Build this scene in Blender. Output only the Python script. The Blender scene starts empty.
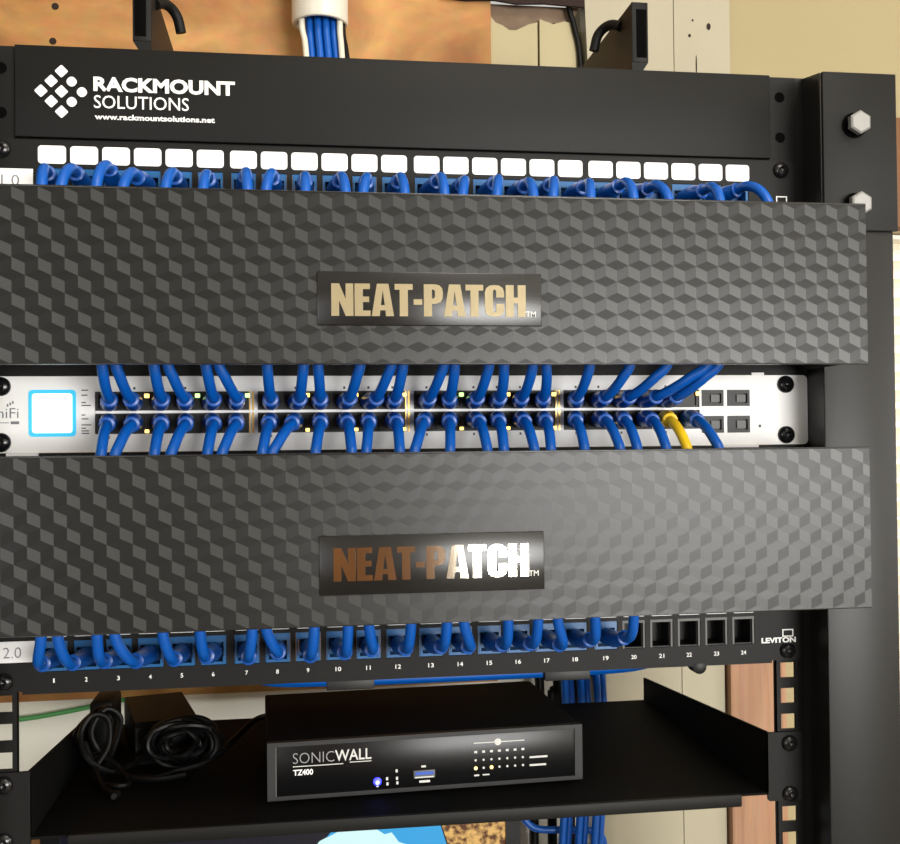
import bpy, bmesh, math, random
from mathutils import Vector, Matrix
random.seed(7)
D = bpy.data
SC = bpy.context.scene
COL = SC.collection
ZO = 1450.0                      # rack reference height above the floor, mm
PI = math.pi

# ------------------------------------------------------------------ materials
def lin(c):
    return tuple((x/12.92 if x <= .04045 else ((x+.055)/1.055)**2.4) for x in c)
def rgb(r, g, b):
    return lin((r/255, g/255, b/255)) + (1,)

def mat(name, col, rough=.5, metal=0, spec=.5, emit=None, estr=0, bump=0, bscale=900, vary=0, vscale=60, aniso=0):
    m = D.materials.new(name); m.use_nodes = True
    nt = m.node_tree; b = nt.nodes['Principled BSDF']
    b.inputs['Base Color'].default_value = col
    b.inputs['Roughness'].default_value = rough
    b.inputs['Metallic'].default_value = metal
    b.inputs['Specular IOR Level'].default_value = spec
    if emit:
        b.inputs['Emission Color'].default_value = emit
        b.inputs['Emission Strength'].default_value = estr
    tc = nt.nodes.new('ShaderNodeTexCoord')
    if bump:
        n = nt.nodes.new('ShaderNodeTexNoise'); n.inputs['Scale'].default_value = bscale; n.inputs['Detail'].default_value = 3
        bp = nt.nodes.new('ShaderNodeBump'); bp.inputs['Strength'].default_value = bump; bp.inputs['Distance'].default_value = .0004
        nt.links.new(tc.outputs['Object'], n.inputs['Vector']); nt.links.new(n.outputs['Fac'], bp.inputs['Height'])
        nt.links.new(bp.outputs['Normal'], b.inputs['Normal'])
    if vary:
        n = nt.nodes.new('ShaderNodeTexNoise'); n.inputs['Scale'].default_value = vscale; n.inputs['Detail'].default_value = 4
        mx = nt.nodes.new('ShaderNodeMixRGB'); mx.blend_type = 'MULTIPLY'; mx.inputs['Fac'].default_value = vary
        mx.inputs['Color1'].default_value = col
        nt.links.new(tc.outputs['Object'], n.inputs['Vector']); nt.links.new(n.outputs['Fac'], mx.inputs['Color2'])
        nt.links.new(mx.outputs['Color'], b.inputs['Base Color'])
    return m

def wood_mat(name, c1, c2, scale=(9, 9, 1.2), knots=0, rough=.55):
    m = D.materials.new(name); m.use_nodes = True
    nt = m.node_tree; b = nt.nodes['Principled BSDF']; b.inputs['Roughness'].default_value = rough
    b.inputs['Specular IOR Level'].default_value = .3
    tc = nt.nodes.new('ShaderNodeTexCoord'); mp = nt.nodes.new('ShaderNodeMapping'); mp.inputs['Scale'].default_value = scale
    nt.links.new(tc.outputs['Object'], mp.inputs['Vector'])
    n1 = nt.nodes.new('ShaderNodeTexNoise'); n1.inputs['Scale'].default_value = 1.6; n1.inputs['Detail'].default_value = 6; n1.inputs['Distortion'].default_value = 1.2
    nt.links.new(mp.outputs['Vector'], n1.inputs['Vector'])
    r = nt.nodes.new('ShaderNodeValToRGB')
    r.color_ramp.elements[0].position = .3; r.color_ramp.elements[0].color = c2
    r.color_ramp.elements[1].position = .7; r.color_ramp.elements[1].color = c1
    nt.links.new(n1.outputs['Fac'], r.inputs['Fac'])
    out = r.outputs['Color']
    n2 = nt.nodes.new('ShaderNodeTexNoise'); n2.inputs['Scale'].default_value = 14; n2.inputs['Detail'].default_value = 4
    nt.links.new(mp.outputs['Vector'], n2.inputs['Vector'])
    mx = nt.nodes.new('ShaderNodeMixRGB'); mx.blend_type = 'OVERLAY'; mx.inputs['Fac'].default_value = .22
    nt.links.new(out, mx.inputs['Color1']); nt.links.new(n2.outputs['Color'], mx.inputs['Color2']); out = mx.outputs['Color']
    nt.links.new(out, b.inputs['Base Color'])
    return m

M = {}
M['black_paint'] = mat('black_powder_coat', rgb(21, 21, 20), .5, spec=.2, bump=.12, bscale=1400)
M['black_post'] = mat('black_post_paint', rgb(24, 24, 23), .38, spec=.32, bump=.1, bscale=1200)
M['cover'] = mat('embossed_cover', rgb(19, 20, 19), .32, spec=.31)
M['cover_sheen'] = mat('embossed_cover_painted_sheen', rgb(58, 59, 58), .32, spec=.31)  # lighter base colour stands in for these facets' brighter reflection
M['cover_mid_sheen'] = mat('embossed_cover_mid_painted_sheen', rgb(22, 23, 22), .32, spec=.31)  # base slightly lifted, reflection of the right-hand facets painted in
M['plate'] = mat('nameplate_black', rgb(22, 21, 20), .25)
M['foil'] = mat('polished_letter_foil', rgb(244, 236, 212), .06, metal=1)
M['tmark'] = mat('printed_white', rgb(215, 215, 210), .5)
M['print'] = mat('white_print', rgb(250, 250, 247), .5)
M['label'] = mat('white_label_paper', rgb(252, 251, 250), .6)
M['grey_print'] = mat('grey_print', rgb(120, 120, 122), .5)
M['dark_print'] = mat('dark_print', rgb(60, 60, 66), .5)
M['screw'] = mat('black_screw', rgb(20, 20, 21), .22)
M['zinc'] = mat('zinc_bolt', rgb(142, 142, 139), .45, metal=.3)
M['cable'] = mat('blue_cable_jacket', rgb(0, 92, 190), .38, vary=.25, vscale=30)
M['boot'] = mat('blue_cable_boot', rgb(6, 78, 164), .32)
M['ycable'] = mat('yellow_cable_jacket', rgb(246, 200, 20), .4)
M['jack'] = mat('light_blue_jack', rgb(10, 92, 150), .35)
M['void'] = mat('black_plastic_socket', rgb(14, 14, 15), .5)
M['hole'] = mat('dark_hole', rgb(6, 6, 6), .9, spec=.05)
M['greyplas'] = mat('grey_plastic', rgb(96, 96, 94), .5)
M['silver'] = mat('silver_white_faceplate', rgb(250, 249, 246), .42, metal=.0, spec=.4)
M['gold'] = mat('gold_divider', rgb(214, 176, 96), .3, metal=.8)
M['led_y'] = mat('led_amber', rgb(255, 225, 150), .4, emit=rgb(255, 214, 120), estr=2.2)
M['led_g'] = mat('led_green', rgb(190, 240, 170), .4, emit=rgb(190, 240, 150), estr=2.0)
M['led_b'] = mat('led_blue', rgb(70, 80, 255), .4, emit=rgb(30, 30, 255), estr=7)
M['led_core'] = mat('led_core', rgb(255, 255, 255), .4, emit=rgb(225, 228, 255), estr=2)
M['lcd_rim'] = mat('lcd_cyan', rgb(60, 190, 225), .3, emit=rgb(20, 160, 205), estr=.55)
M['lcd'] = mat('lcd_white', rgb(245, 255, 255), .3, emit=rgb(235, 255, 255), estr=1.0)
M['shelf'] = mat('black_shelf_paint', rgb(10, 10, 10), .75, spec=.12, bump=.1, bscale=1200)
M['appl'] = mat('appliance_black', rgb(10, 10, 13), .75, spec=.1)
M['appl_grey'] = mat('appliance_bezel_grey', rgb(40, 40, 40), .45, spec=.35)
M['gloss'] = mat('gloss_black_panel', rgb(11, 11, 12), .27, spec=.3)
M['sonic'] = mat('grey_logo_print', rgb(150, 150, 150), .5)
M['usb'] = mat('usb_blue', rgb(50, 90, 190), .4)
M['brick'] = mat('black_adapter_plastic', rgb(17, 17, 17), .55, spec=.15)
M['cord'] = mat('black_cord', rgb(8, 8, 8), .42, spec=.22)
M['white_wall'] = mat('white_wall_paint', rgb(236, 234, 222), .7, vary=.06, vscale=5)
M['tan_wall'] = mat('tan_wall_paint', rgb(166, 152, 114), .75, vary=.12, vscale=4)
M['front_wall'] = mat('beige_wall_paint', rgb(232, 227, 214), .7, vary=.1, vscale=3)
M['cream'] = mat('cream_board_paint', rgb(176, 164, 126), .6, vary=.15, vscale=6)
M['trim'] = mat('ivory_trim_paint', rgb(172, 164, 140), .55, vary=.15, vscale=7)
M['dark'] = mat('dark_cavity', rgb(40, 24, 18), .9)
M['torn'] = mat('torn_grey_paper', rgb(150, 126, 104), .95, vary=.75, vscale=42)
M['ply'] = wood_mat('plywood', rgb(200, 150, 90), rgb(136, 88, 46), (5.5, 3, 8), rough=.5)
M['pine'] = wood_mat('bare_pine', rgb(172, 132, 102), rgb(140, 102, 76), (46, 20, 2.0))
M['panel_wood'] = wood_mat('brown_panelling', rgb(150, 104, 66), rgb(98, 62, 36), (12, 12, 1.0))
M['floor'] = mat('floor_grey', rgb(120, 112, 100), .6, vary=.3, vscale=3)
M['ceil'] = mat('ceiling_white', rgb(235, 230, 220), .8)
M['pvc'] = mat('white_pvc', rgb(228, 221, 205), .35)
M['white_cable'] = mat('white_cable_jacket', rgb(225, 220, 200), .4)
M['green_cable'] = mat('green_cable_jacket', rgb(70, 150, 80), .4)
M['blind'] = mat('white_blind_slat', rgb(250, 244, 230), .5)
M['blindcord'] = mat('blind_ladder_tape', rgb(190, 150, 100), .6)
M['pane'] = mat('tan_glow_pane', rgb(255, 255, 255), .3, emit=rgb(214, 172, 120), estr=.55)  # tan glow stands in for the shaded slat backs between the slats
M['monitor'] = mat('monitor_black', rgb(15, 16, 20), .3)
M['scr_sky'] = mat('screen_sky', rgb(10, 10, 10), .3, emit=rgb(50, 165, 225), estr=1.0)
M['scr_snow'] = mat('screen_snow', rgb(10, 10, 10), .3, emit=rgb(205, 240, 240), estr=1.1)
M['scr_dark'] = mat('screen_dark', rgb(8, 8, 14), .3, emit=rgb(14, 16, 34), estr=.6)

def rock_screen():
    m = mat('screen_rock', rgb(10, 10, 10), .3)
    nt = m.node_tree; b = nt.nodes['Principled BSDF']
    tc = nt.nodes.new('ShaderNodeTexCoord'); n = nt.nodes.new('ShaderNodeTexNoise')
    n.inputs['Scale'].default_value = 260; n.inputs['Detail'].default_value = 5
    r = nt.nodes.new('ShaderNodeValToRGB')
    r.color_ramp.elements[0].position = .38; r.color_ramp.elements[0].color = rgb(95, 48, 20)
    r.color_ramp.elements[1].position = .62; r.color_ramp.elements[1].color = rgb(240, 190, 110)
    nt.links.new(tc.outputs['Object'], n.inputs['Vector']); nt.links.new(n.outputs['Fac'], r.inputs['Fac'])
    nt.links.new(r.outputs['Color'], b.inputs['Emission Color']); b.inputs['Emission Strength'].default_value = .9
    return m
M['scr_rock'] = rock_screen()

# ------------------------------------------------------------------ mesh builder (mm)
class MB:
    def __init__(s, xf=None):
        s.v = []; s.f = []; s.mi = {}; s.xf = xf
    def add(s, vs, fs):
        b = len(s.v)
        for p in vs:
            p = Vector(p)
            if s.xf: p = s.xf @ p
            s.v.append(p)
        s.f += [tuple(b+i for i in f) for f in fs]
        return s
    def bm(s, bm):
        bm.verts.index_update()
        for i, f in enumerate(bm.faces):
            if f.material_index: s.mi[len(s.f)+i] = f.material_index
        s.add([v.co.copy() for v in bm.verts], [[v.index for v in f.verts] for f in bm.faces]); bm.free(); return s
    def box(s, x0, x1, y0, y1, z0, z1, bev=0, seg=2):
        bm = bmesh.new(); bmesh.ops.create_cube(bm, size=1)
        for v in bm.verts:
            v.co = Vector(((x0+x1)/2+v.co.x*(x1-x0), (y0+y1)/2+v.co.y*(y1-y0), (z0+z1)/2+v.co.z*(z1-z0)))
        if bev: bmesh.ops.bevel(bm, geom=bm.edges[:], offset=bev, segments=seg, affect='EDGES', profile=.5)
        return s.bm(bm)
    def prism(s, pts, y0, y1):
        """pts: (x,z) outline, extruded along y"""
        n = len(pts)
        vs = [(x, y0, z) for x, z in pts] + [(x, y1, z) for x, z in pts]
        fs = [tuple(range(n)), tuple(range(2*n-1, n-1, -1))] + [(i, i+n, (i+1) % n+n, (i+1) % n) for i in range(n)]
        return s.add(vs, fs)
    def prism_x(s, pts, x0, x1):
        n = len(pts)
        vs = [(x0, y, z) for y, z in pts] + [(x1, y, z) for y, z in pts]
        fs = [tuple(range(n)), tuple(range(2*n-1, n-1, -1))] + [(i, i+n, (i+1) % n+n, (i+1) % n) for i in range(n)]
        return s.add(vs, fs)
    def prism_z(s, pts, z0, z1):
        n = len(pts)
        vs = [(x, y, z0) for x, y in pts] + [(x, y, z1) for x, y in pts]
        fs = [tuple(range(n)), tuple(range(2*n-1, n-1, -1))] + [(i, i+n, (i+1) % n+n, (i+1) % n) for i in range(n)]
        return s.add(vs, fs)
    def rrect(s, cx, cz, w, h, r, y0, y1, seg=4):
        pts = []
        for k, (sx, sz) in enumerate(((1, 1), (-1, 1), (-1, -1), (1, -1))):
            for j in range(seg+1):
                a = PI/2*k + PI/2*j/seg
                pts.append((cx+sx*(w/2-r)+r*math.cos(a), cz+sz*(h/2-r)+r*math.sin(a)))
        return s.prism(pts, y0, y1)
    def grid(s, x0, x1, z0, z1, holes, y0, y1):
        """plate in the xz plane with rectangular holes"""
        xs = sorted(set([x0, x1]+[h[0] for h in holes]+[h[1] for h in holes]))
        zs = sorted(set([z0, z1]+[h[2] for h in holes]+[h[3] for h in holes]))
        nx, nz = len(xs)-1, len(zs)-1
        sol = [[not any(h[0] <= (xs[i]+xs[i+1])/2 <= h[1] and h[2] <= (zs[j]+zs[j+1])/2 <= h[3] for h in holes) for j in range(nz)] for i in range(nx)]
        at = lambda i, j: 0 <= i < nx and 0 <= j < nz and sol[i][j]
        bm = bmesh.new(); cache = {}
        def V(i, j, k):
            if (i, j, k) not in cache: cache[(i, j, k)] = bm.verts.new((xs[i], (y0, y1)[k], zs[j]))
            return cache[(i, j, k)]
        for i in range(nx):
            for j in range(nz):
                if not sol[i][j]: continue
                bm.faces.new((V(i, j, 0), V(i+1, j, 0), V(i+1, j+1, 0), V(i, j+1, 0)))
                bm.faces.new((V(i, j, 1), V(i, j+1, 1), V(i+1, j+1, 1), V(i+1, j, 1)))
                if not at(i-1, j): bm.faces.new((V(i, j, 0), V(i, j+1, 0), V(i, j+1, 1), V(i, j, 1)))
                if not at(i+1, j): bm.faces.new((V(i+1, j, 0), V(i+1, j, 1), V(i+1, j+1, 1), V(i+1, j+1, 0)))
                if not at(i, j-1): bm.faces.new((V(i, j, 0), V(i, j, 1), V(i+1, j, 1), V(i+1, j, 0)))
                if not at(i, j+1): bm.faces.new((V(i, j+1, 0), V(i+1, j+1, 0), V(i+1, j+1, 1), V(i, j+1, 1)))
        return s.bm(bm)
    def lathe(s, prof, c, axis='-y', n=20):
        """prof: (radius, height) pairs; height runs along the axis from c"""
        vs = []; fs = []
        for r, h in prof:
            for k in range(n):
                a = 2*PI*k/n
                if axis == '-y': vs.append((c[0]+r*math.cos(a), c[1]-h, c[2]+r*math.sin(a)))
                else: vs.append((c[0]+r*math.cos(a), c[1]+r*math.sin(a), c[2]+h))
        for i in range(len(prof)-1):
            for k in range(n):
                fs.append((i*n+k, i*n+(k+1) % n, (i+1)*n+(k+1) % n, (i+1)*n+k))
        fs.append(tuple(range(n))); m = (len(prof)-1)*n; fs.append(tuple(range(m+n-1, m-1, -1)))
        return s.add(vs, fs)
    def tube(s, pts, r, n=10, sub=6, smooth=True):
        """pts in mm; r a number or one radius per control point"""
        P = [Vector(p) for p in pts]
        rad = r if isinstance(r, (list, tuple)) else [r]*len(P)
        Q = []; RR = []
        if smooth and len(P) > 2:
            for i in range(len(P)-1):
                p0 = P[i-1] if i else P[0]*2-P[1]
                p3 = P[i+2] if i+2 < len(P) else P[-1]*2-P[-2]
                p1, p2 = P[i], P[i+1]
                for k in range(sub):
                    t = k/sub
                    Q.append(.5*((2*p1)+(p2-p0)*t+(2*p0-5*p1+4*p2-p3)*t*t+(3*p1-p0-3*p2+p3)*t**3))
                    RR.append(rad[i]*(1-t)+rad[i+1]*t)
            Q.append(P[-1]); RR.append(rad[-1])
        else: Q, RR = P, rad
        vs = []; fs = []
        T = (Q[1]-Q[0]).normalized()
        N = T.orthogonal().normalized()
        for i, p in enumerate(Q):
            t = ((Q[min(i+1, len(Q)-1)])-(Q[max(i-1, 0)])).normalized()
            N = (N-t*N.dot(t)).normalized(); B = t.cross(N)
            for k in range(n):
                a = 2*PI*k/n
                vs.append(p+(N*math.cos(a)+B*math.sin(a))*RR[i])
        for i in range(len(Q)-1):
            for k in range(n):
                fs.append((i*n+k, i*n+(k+1) % n, (i+1)*n+(k+1) % n, (i+1)*n+k))
        m = (len(Q)-1)*n
        fs.append(tuple(range(n-1, -1, -1))); fs.append(tuple(range(m, m+n)))
        return s.add(vs, fs)
    def text(s, body, x, y, z, w, h, bold=0, depth=.15, ref=None):
        """lettering facing -y, left/bottom at x,z, fitted to w by h"""
        cu = D.curves.new('lettering', 'FONT'); cu.body = body; cu.offset = bold; cu.resolution_u = 3
        return s._curve(cu, x, y, z, w, h, depth)
    def poly(s, loops, x, y, z, w, h, depth=.15):
        cu = D.curves.new('lettering', 'CURVE'); cu.dimensions = '2D'; cu.fill_mode = 'BOTH'
        for lp in loops:
            sp = cu.splines.new('POLY'); sp.points.add(len(lp)-1); sp.use_cyclic_u = True
            for q, (a, b) in zip(sp.points, lp): q.co = (a, b, 0, 1)
        return s._curve(cu, x, y, z, w, h, depth)
    def _curve(s, cu, x, y, z, w, h, depth):
        cu.extrude = .01
        o = D.objects.new('lettering', cu); COL.objects.link(o); bpy.context.view_layer.update()
        me = o.evaluated_get(bpy.context.evaluated_depsgraph_get()).to_mesh()
        xs = [v.co.x for v in me.vertices]; ys = [v.co.y for v in me.vertices]
        ax, ay = min(xs), min(ys); sx = w/(max(xs)-ax); sy = h/(max(ys)-ay)
        vs = [(x+(v.co.x-ax)*sx, y-(depth if v.co.z > 0 else 0), z+(v.co.y-ay)*sy) for v in me.vertices]
        fs = [tuple(p.vertices) for p in me.polygons]
        o.evaluated_get(bpy.context.evaluated_depsgraph_get()).to_mesh_clear()
        D.objects.remove(o); D.curves.remove(cu)
        return s.add(vs, fs)
    def build(s, name, m, parent=None, smooth=True, ang=40):
        L = Vector((0, 0, 0))
        top = parent
        while top is not None:
            L += top.location*1000; top = top.parent
        L = L if parent else Vector((0, 0, ZO))*0
        me = D.meshes.new(name)
        if parent is None:
            lo = Vector([min(v[i] for v in s.v) for i in range(3)]); hi = Vector([max(v[i] for v in s.v) for i in range(3)])
            org = Vector(((lo.x+hi.x)/2, (lo.y+hi.y)/2, lo.z))
            off = org
        else:
            off = L-Vector((0, 0, ZO)); org = None
        me.from_pydata([(v-off)*.001 for v in s.v], [], s.f); me.update()
        for i, k in s.mi.items(): me.polygons[i].material_index = k
        bm = bmesh.new(); bm.from_mesh(me); bmesh.ops.recalc_face_normals(bm, faces=bm.faces); bm.to_mesh(me); bm.free()
        if smooth:
            me.shade_smooth(); me.set_sharp_from_angle(angle=math.radians(ang))
        for mm in (m if isinstance(m, (list, tuple)) else [m]): me.materials.append(M[mm] if isinstance(mm, str) else mm)
        o = D.objects.new(name, me); COL.objects.link(o)
        if parent is None: o.location = (org+Vector((0, 0, ZO)))*.001
        else: o.parent = parent
        return o

def tag(o, label=None, cat=None, group=None, kind=None):
    if label: o['label'] = label
    if cat: o['category'] = cat
    if group: o['group'] = group
    if kind: o['kind'] = kind
    return o
def thing(name, label, cat, loc, group=None):
    o = D.objects.new(name, None); COL.objects.link(o); o.empty_display_size = .02
    o.location = (loc[0]*.001, loc[1]*.001, (loc[2]+ZO)*.001)
    bpy.context.view_layer.update()
    return tag(o, label, cat, group)
def struct(name, mb, m): return tag(mb.build(name, m), kind='structure')

def screw(parent, x, z, y=0, r=5.0):
    w = MB(); w.lathe([(r, 0), (r, .9), (r*.9, 1.8), (r*.68, 2.6), (r*.42, 3.0), (r*.40, 2.2), (r*.1, 1.4)], (x, y, z), n=22)
    return w.build('mounting_screw', 'screw', parent, ang=60)

ORD = 'first second third fourth fifth sixth seventh eighth ninth tenth eleventh twelfth thirteenth fourteenth fifteenth sixteenth seventeenth eighteenth nineteenth twentieth twenty-first twenty-second twenty-third twenty-fourth'.split()

# ------------------------------------------------------------------ setting
YW = 300
struct('floor', MB().box(-2600, 2600, -3300, 420, -ZO-40, -ZO), 'floor')
struct('ceiling', MB().box(-2600, 2600, -3300, 420, 1000, 1040), 'ceil')
w = MB().grid(-2600, 2600, -ZO, 1000, [(466, 1500, -650, 195), (100, 190, 372, 420)], YW+2, YW+60)
struct('wall_back', w, 'tan_wall')
struct('wall_left', MB().box(-2640, -2600, -3300, 420, -ZO, 1000), 'tan_wall')
ww = MB(Matrix.Translation((2600, -1500, 0)) @ Matrix.Rotation(PI/2, 4, 'Z')).grid(-1800, 1920, -ZO, 1000, [(-700, 700, -300, 750)], -40, 0)
struct('wall_right', ww, 'tan_wall')
struct('wall_front', MB().grid(-2600, 2600, -ZO, 1000, [(540, 2300, -560, 300), (-2450, -1350, -760, 500)], -3340, -3300), 'front_wall')
struct('reflection_panel', MB().box(-1345, 530, -3300, -3285, -ZO, 40), 'panel_wood')  # unseen panelling, added so the nameplate lettering reflects brown
struct('window_1', MB().box(464, 1502, YW+40, YW+48, -652, 197), 'pane')

# plywood and boards behind the rack
ply = MB().box(-900, 102.5, 284, 298, -205, 620, bev=.6).build('plywood_board', 'ply')
tag(ply, 'tan plywood backing board on the wall behind the rack', 'board')
for k, (x, z) in enumerate(((-263, 366), (-265, 337))):
    MB().lathe([(3.0, 0), (2.6, .6), (.5, .4)], (x, 284, z), n=14).build('nail_head', 'dark', ply)
o = MB().box(-900, 205, 292, 301, -1000, -205.5, bev=.5).build('white_board', 'white_wall')
tag(o, 'white painted board on the wall below the plywood', 'board')
pts = [(103, 150)]
top = [(103, 378), (108, 372), (114, 370), (120, 366), (126, 366), (132, 369), (138, 372), (144, 375)]
o = MB().prism([(103, -204), (145.5, -204), (145.5, 374)]+top[::-1][1:], 290, 300).build('cream_board', 'cream')
tag(o, 'cream board with torn top edge, beside the plywood', 'board')
o = MB().prism([(147.5, -204), (186, -204), (180, 374), (170, 376), (160, 373), (147.5, 377)], 290, 300).build('cream_board', 'cream')
tag(o, 'narrow cream board between a dark seam and the ivory trim', 'board')
random.seed(3)
tp = [(101, 390)]+[(103+i*4.2, 366+random.uniform(-4, 5)+(8 if i > 10 else 0)) for i in range(19)]+[(184, 390)]
o = MB().prism(tp, 294, 299).build('torn_paper', 'torn')
tag(o, 'ragged torn wallboard paper above the cream boards', 'torn paper')
o = MB().prism([(58, 388), (80, 386.5), (104, 388), (125, 385.5), (150, 387), (186, 385.5), (186, 560), (58, 560)], 280, 283).build('dark_beam', 'dark')
tag(o, 'dark wooden beam above the torn paper at the top', 'beam')
o = MB().prism([(189, -1000), (268, -1000), (268, 620), (178, 620), (189, 330)], 282, 300).build('ivory_trim_board', 'trim')
tag(o, 'ivory painted trim board on the wall behind the rack', 'board')
for x, z, r in ((288, 375, 2.0), (276, 366, 1.2)):
    pass
o = MB().prism([(269.5, -1000), (309, -1000), (309, 200), (322, 330), (322, 620), (269.5, 620)], 284, 300).build('ivory_trim_board', 'trim')
tag(o, 'ivory trim board with dark specks, next to the tan wall', 'board')
sp = MB()
for x, z, a, b in ((302, 375, 2.0, 3.2), (284, 366, 1.3, 1.6), (290, 340, .6, 9), (291, 327, 1.2, 4), (287, 380, 1.0, 1.0)):
    sp.prism([(x+a*math.cos(t*PI/5), z+b*math.sin(t*PI/5)) for t in range(10)], 283.7, 284.2)
sp.build('dark_specks', 'dark', o)
o.children[0].location = (0, 0, 0)
o = MB().box(311, 364, 276, 301, -1000, 40, bev=2).build('pine_post', 'pine')
tag(o, 'bare pinkish pine post on the wall beside the rack', 'wooden post')
o = MB().box(-900, -240, 270, 291, -420, -306, bev=1).build('wooden_plank', 'ply')
tag(o, 'tan wooden plank on the wall below the white board', 'plank')
o = MB().tube([(167, 288, 520), (172.5, 288, 402), (178.4, 288, 371), (183.6, 288, 340), (186, 288, 240), (186, 288, 120)], 2.6, n=10).build('network_cable', 'cord')
tag(o, 'thin black cable running down the wall between the cream and ivory boards', 'cable')
# window casing and blind
struct('trim_2', MB().box(450, 468, 286, 301.9, -700, 300, bev=2).box(468, 1560, 286, 301.9, 197, 300, bev=2), 'panel_wood')
bl = thing('window_blind', 'white slatted blind over the bright window beside the rack', 'blind', (1000, 320, -600))
sl = MB()
for k in range(46):
    z = 186-k*18.0
    sl.prism_x([(309, z-7), (331, z+5.5), (331, z+6.3), (309, z-6.2)], 471, 1498)
sl.build('slats', 'blind', bl)
MB().box(471, 1498, 306, 334, 190, 194.5, bev=1).build('head_rail', 'blind', bl)
MB().box(540, 544, 307, 308, -640, 190).build('ladder_tape', 'blindcord', bl)

# ------------------------------------------------------------------ rack frame
rack = thing('equipment_rack', 'black steel open-frame wall rack holding all the network gear', 'rack', (0, 100, -520))
hz = []
for u in range(-12, 5):
    for h in (6.35, 22.225, 38.1): hz.append(u*44.45+h)
for sx in (-1, 1):
    holes = []
    for z in hz:
        if z < 176: holes.append((sx*232.3-4.75, sx*232.3+4.75, z-4.75, z+4.75))
    rail = MB().grid(min(sx*225, sx*243), max(sx*225, sx*243), -520, 230.5, holes, .2, 2.2)
    rail.box(min(sx*225, sx*226.6), max(sx*225, sx*226.6), 1, 5, -520, 230)
    r_ = rail.build('mounting_rail', 'black_paint', rack, smooth=False)
    # round holes in the rail's top unit
    for z in (217.9, 192.6):
        MB().lathe([(3.3, 0), (3.3, .12)], (sx*232.3, .2, z), n=18).build('round_hole', 'hole', r_)
    p = MB()
    a, b = sx*243, sx*288.8
    p.box(min(a, b), max(a, b), -31, -28.5, -520, 223, bev=.7)
    c = sx*245
    q = [(sx*243.2, -30), (sx*245, -30), (sx*249.6, 2.2), (sx*247.6, 2.2)]
    p.add([(x, y, -520) for x, y in q]+[(x, y, 223.5 if y < 0 else 230.5) for x, y in q], [(0, 1, 2, 3), (4, 5, 6, 7), (0, 1, 5, 4), (1, 2, 6, 5), (2, 3, 7, 6), (3, 0, 4, 7)])
    p.box(min(sx*243, sx*249.6), max(sx*243, sx*249.6), .4, 2.2, -520, 230.5)
    c = sx*287
    p.box(min(b, c), max(b, c), -30, 40, -520, 222)
    po = p.build('post', 'black_post', rack)
    a, b = sx*243.6, sx*290.8
    cp = MB().box(min(a, b), max(a, b), -33.2, -31, 128.4, 223.5, bev=.6).build('corner_plate', 'black_paint', rack)
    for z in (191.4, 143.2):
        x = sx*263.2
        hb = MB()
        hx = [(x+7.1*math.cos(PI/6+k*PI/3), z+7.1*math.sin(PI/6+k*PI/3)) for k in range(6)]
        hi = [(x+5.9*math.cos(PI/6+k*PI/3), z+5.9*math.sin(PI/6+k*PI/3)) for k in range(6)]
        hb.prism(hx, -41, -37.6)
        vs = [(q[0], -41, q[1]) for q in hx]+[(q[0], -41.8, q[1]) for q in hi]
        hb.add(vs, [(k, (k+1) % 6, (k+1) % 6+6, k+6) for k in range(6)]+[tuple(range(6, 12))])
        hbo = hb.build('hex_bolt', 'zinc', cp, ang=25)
        MB().lathe([(7.6, 0), (7.6, 1), (6.6, 1.6), (6.6, 4.5)], (x, -33.2, z), n=24).build('bolt_shade_collar', 'hole', cp)  # black collar added to darken the bolt's shaded flank
    # top side arm running back to the wall, with its hook
    ar = MB()
    xp = 167.4 if sx > 0 else -163.0
    a, b = xp, xp-sx*2.2
    ar.prism_x([(88, 224), (283, 224), (283, 309.5), (88, 309.5)], min(a, b), max(a, b))
    a, b = xp-sx*2.2, xp+sx*9.6
    ar.box(min(a, b), max(a, b), 86, 88.5, 268, 310, bev=.5)
    ar.prism([(xp-sx*2.2, 268), (xp+sx*9.6, 268), (xp+sx*3, 258), (xp-sx*2.2, 240)], 86.5, 88.5)
    am = ar.build('side_arm', 'black_paint', rack)
    a, b = xp+sx*1, xp+sx*8.4
    MB().box(min(a, b), max(a, b), 85.6, 86.4, 271, 305, bev=.3).build('slot', 'hole', am)
    x0 = xp-sx*2
    MB().tube([(x0, 112, 302.5), (x0-sx*4, 118, 306), (x0-sx*8.5, 125, 306), (x0-sx*12.5, 129, 301), (x0-sx*14.8, 131, 291)], 3.6, n=12).build('cable_hook', 'black_paint', am)
# header panel with logo
hp = MB().box(-224, 224.3, -4, -1.5, 178.3, 230.3, bev=.8)
hp.box(-224, 224.3, -3, 110, 229, 230.4).box(-224.5, 224.5, .3, 2.5, 170, 190)
hp.box(-224, 224.3, -3, -.3, 178.3, 180)
for sx in (-224, 222.6): hp.box(sx, sx+1.7, -3, -.2, 178.5, 230)
hd = hp.build('header_panel', 'black_paint', rack)
lg = MB()
cx, cz, st = -198.6, 204.4, 9.6
for i in range(3):
    for j in range(3):
        x = cx+(i+j-2)*5.55; z = cz+(j-i)*5.75
        # the three cells at the right corner are rounder
        rr = 2.3 if (i, j) in ((1, 2), (2, 1), (2, 2)) else .7
        s2 = 5.3
        pts = []
        for k, (ax, az) in enumerate(((1, 1), (-1, 1), (-1, -1), (1, -1))):
            for q in range(5):
                a = PI/2*k+PI/2*q/4
                px, pz = ax*(s2/2-rr)+rr*math.cos(a), az*(s2/2-rr)+rr*math.sin(a)
                pts.append((x+(px-pz)*.7071, z+(px+pz)*.7071))
        lg.prism(pts, -4.15, -3.98)
lg.build('logo_mark', 'print', hd)
lt = MB()
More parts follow.
